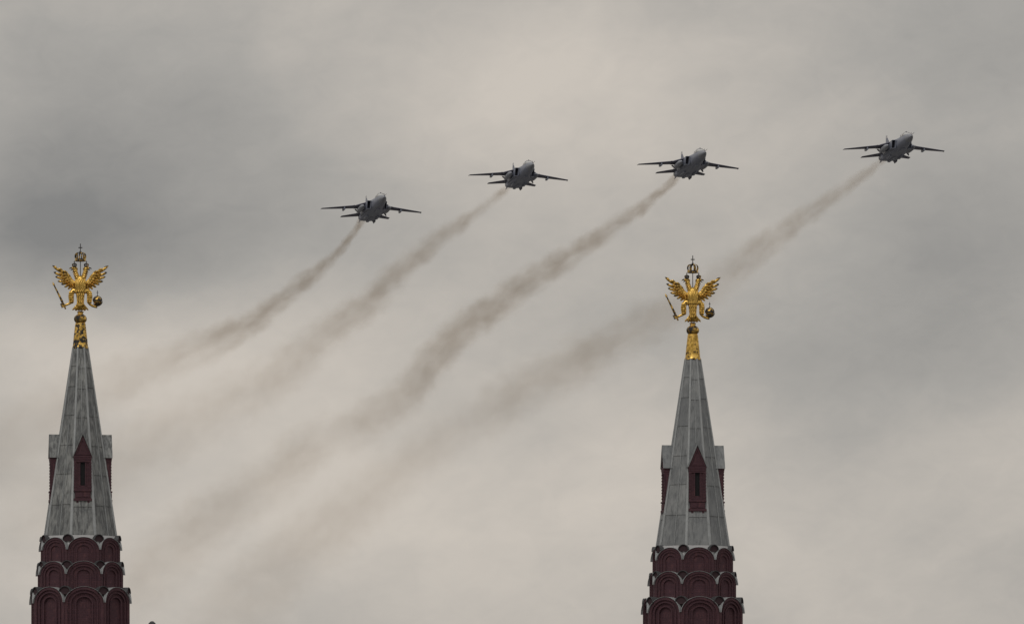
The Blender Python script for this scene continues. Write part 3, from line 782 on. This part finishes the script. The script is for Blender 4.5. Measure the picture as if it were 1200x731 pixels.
JETS = [  # nose pixel, distance, heading, pitch, bank, label
    ((451.0, 230.8), 1349, 10.6, -4.7, 1.3, 'grey swing-wing jet flying lowest, first from the flaking gilded tower'),
    ((624.8, 192.6), 1364, 10.4, -4.4, 2.0, 'grey swing-wing jet second in line, between the lowest jet and the one above open sky'),
    ((826.6, 178.5), 1332, 10.6, -4.7, 1.3, 'grey swing-wing jet right above the eagle that stands before the smoke'),
    ((1068.9, 159.2), 1331, 9.8, -4.7, 0.1, 'grey swing-wing jet flying highest, at the far end of the line'),
]
JETS[1] = JETS[1][:5] + ('grey swing-wing jet second lowest in the slanting line of four',)
jproto = make_jet(); nozzles = []
for i, ((px, row), Y, hd, pt, bk, lab) in enumerate(JETS):
    j = jproto if i == 0 else copy_tree(jproto)
    j['label'] = lab
    rot = Matrix.Rotation(R(hd), 3, 'Z') @ Matrix.Rotation(R(pt), 3, 'X') @ Matrix.Rotation(R(bk), 3, 'Y')
    j.rotation_euler = rot.to_euler()
    j.location = px_at(px, row, Y) - rot @ Vector((0, -11.2, -.1))
    nozzles.append(j.location + rot @ Vector((0, 10.9, 0)))

# ------------------------------------------------------------------ smoke trails
def smoke(noz, pts, label, seed, k=1.0):
    """pts: (px, row, half width px, optical depth); each lies on the level sheet of air the jet crossed"""
    h = noz.z - CZ
    W = [(noz.x, noz.y, 0.9, pts[0][3]*1.25)]
    for (px, row, hw, tau) in pts:
        Y = h * FPX / (HOR - row)
        if Y <= W[-1][1] + 3: continue
        W.append(((px-600)/FPX*Y, Y, 1.3*hw/FPX*Y, tau*(1.02 if row < 440 else 0.95)))
    a, b = Vector(W[0][:2]), Vector(W[-1][:2])
    L = (b - a).length; ux = (b - a)/L; ang = math.atan2(ux.y, ux.x)
    K = []
    for (X_, Y_, r_, tau) in W:
        v_ = Vector((X_, Y_)) - a
        K.append([v_.dot(ux), v_.dot(Vector((-ux.y, ux.x))), r_, tau])
    K[-1][0] = L
    for i, k_ in enumerate(K):                # density from the wanted optical depth and the slant of the line of sight
        i0, i1 = max(i-1, 0), min(i+1, len(K)-1)
        dv = Vector((W[i1][0]-W[i0][0], W[i1][1]-W[i0][1], 0)).normalized()
        sg = Vector((W[i][0], W[i][1], h)).normalized()
        sn = max(0.1, math.sqrt(max(0, 1 - dv.dot(sg)**2)))
        k_.append(k_[3]*sn/(1.15*max(k_[2], .8)))
    ymax = max(abs(k_[1]) for k_ in K) + 5; rmax = max(k_[2] for k_ in K)
    def interp(u, c):
        for p, q in zip(K, K[1:]):
            if u <= q[0]:
                f = (u-p[0])/(q[0]-p[0]); return p[c] + (q[c]-p[c])*f
        return K[-1][c]
    bm = bmesh.new(); rings = []
    N = 40
    for i in range(N+1):
        u = L*(i/N); rr = interp(u, 2)*1.45 + .1; cy = interp(u, 1)
        cc = interp(u, 1)
        rings.append([(u, cc + rr*math.cos(2*PI*j/16), rr*math.sin(2*PI*j/16)) for j in range(16)])
    loft(bm, rings)
    m = bpy.data.materials.new('smoke'); m.use_nodes = True
    g = NT(m.node_tree); g.n.clear()
    x, y, z = g.sep(g.obj())
    un = g.m('DIVIDE', x, L, clamp=True)
    def curve(col, scale, off=0.0):
        nd = g.n.new('ShaderNodeFloatCurve'); g.l.new(un, nd.inputs['Value'])
        cu = nd.mapping.curves[0]
        pp = [(k_[0]/L, (k_[col]-off)/scale) for k_ in K]
        while len(cu.points) < len(pp): cu.points.new(0.5, 0.5)
        for p_, (a_, b_) in zip(cu.points, pp): p_.location = (a_, b_); p_.handle_type = 'VECTOR'
        nd.mapping.update()
        return g.m('MULTIPLY_ADD', nd.outputs[0], scale, off)
    cy = curve(1, 2*ymax, -ymax); rr = curve(2, rmax*1.01); am = curve(4, max(k_[4] for k_ in K)*1.01)
    dyy = g.m('DIVIDE', g.m('SUBTRACT', y, cy), rr); dzz = g.m('DIVIDE', z, rr)
    # noise measured in trail widths so that billows grow as the smoke spreads
    lg = g.m('LOGARITHM', g.m('ADD', x, 60.0), 2.718)
    nv = g.comb(g.m('MULTIPLY_ADD', lg, 7.0, seed*7.3), g.m('MULTIPLY', dyy, 1.35), g.m('MULTIPLY_ADD', dzz, 1.35, seed*3.1))
    n1 = g.noise(nv, 1.0, 4, 0.6)
    nw = g.noise(g.comb(g.m('MULTIPLY', x, 0.05), g.m('MULTIPLY', y, 0.22), g.m('MULTIPLY_ADD', z, 0.22, seed*5.0)), 1.0, 7, 0.72)
    r_ = g.m('SQRT', g.m('ADD', g.m('MULTIPLY', dyy, dyy), g.m('MULTIPLY', dzz, dzz)))
    r_ = g.m('ADD', r_, g.m('MULTIPLY_ADD', nw, 2.6, -1.3))
    fall = g.ramp(r_, 0.15, 1.15, 1.0, 0.0)
    dens = g.m('MULTIPLY', g.m('MULTIPLY', fall, am), g.ramp(n1, 0.32, 0.68, 0.42, 1.7))
    hull = g.m('SQRT', g.m('ADD', g.m('MULTIPLY', dyy, dyy), g.m('MULTIPLY', dzz, dzz)))
    dens = g.m('MULTIPLY', dens, g.ramp(hull, 0.85, 1.40, 1.0, 0.0))
    dens = g.m('MULTIPLY', dens, k)
    pv = g.n.new('ShaderNodeVolumePrincipled')
    pv.inputs['Color'].default_value = (0.40, 0.335, 0.275, 1); g.l.new(dens, pv.inputs['Density'])
    pv.inputs['Absorption Color'].default_value = (0.06, 0.019, 0.001, 1)
    pv.inputs['Anisotropy'].default_value = 0.2
    out = g.n.new('ShaderNodeOutputMaterial'); g.l.new(pv.outputs[0], out.inputs['Volume'])
    m.cycles.volume_step_rate = 0.12
    try: m.cycles.volume_sampling = 'MULTIPLE_IMPORTANCE'
    except Exception: pass
    o = link('smoke_trail', bm, m, None, True)
    o.location = noz; o.rotation_euler = (0, 0, ang)
    tag(o, label, 'smoke', 'brown smoke trails behind the jets')
    return o

TR = [
 [(411,277,4,.50),(403,289,5,.50),(385,307,7,.50),(366,323,9,.48),(325,356,11,.46),(300,376,13,.46),(284,385,14,.44),(251,401,17,.34),(205,418,21,.2),(153,438,27,.17),(90,468,34,.14),(20,515,42,.15),(-60,560,50,.10)],
 [(570,241,6,.30),(545,259,8,.36),(501,289,12,.36),(466,320,14,.40),(436,352,16,.40),(400,378,18,.36),(370,400,20,.24),(325,440,26,.20),(290,463,30,.20),(222,490,34,.18),(160,530,38,.15),(90,575,44,.12),(10,630,50,.06)],
 [(775,224,5,.42),(746,248,8,.42),(702,278,11,.46),(659,305,13,.48),(615,333,15,.52),(571,364,17,.52),(532,394,18,.48),(501,428,19,.42),(476,466,22,.30),(420,500,25,.22),(358,522,26,.24),(330,556,27,.2),(275,588,30,.20),(228,620,32,.22),(190,655,36,.14),(140,700,42,.07)],
 [(1015,204,6,.30),(990,222,8,.32),(944,255,11,.34),(911,278,14,.34),(878,301,16,.30),(846,329,20,.22),(790,362,23,.24),(746,386,24,.28),(702,407,25,.30),(650,438,26,.26),(606,460,27,.24),(575,484,28,.22),(520,510,30,.12),(455,560,32,.16),(400,605,34,.17),(345,650,36,.16),(290,700,42,.09),(240,760,50,.03)],
]
LB = ['brown smoke trail of the lowest jet, drifting towards the flaking gilded cap',
      'broad faint smoke trail streaming from the second lowest jet',
      'darkest and longest brown smoke trail, from the jet above the lower eagle',
      'pale brown smoke trail of the highest jet, passing behind the lower eagle']
for i in range(4):
    smoke(nozzles[i], TR[i], LB[i], i+1)
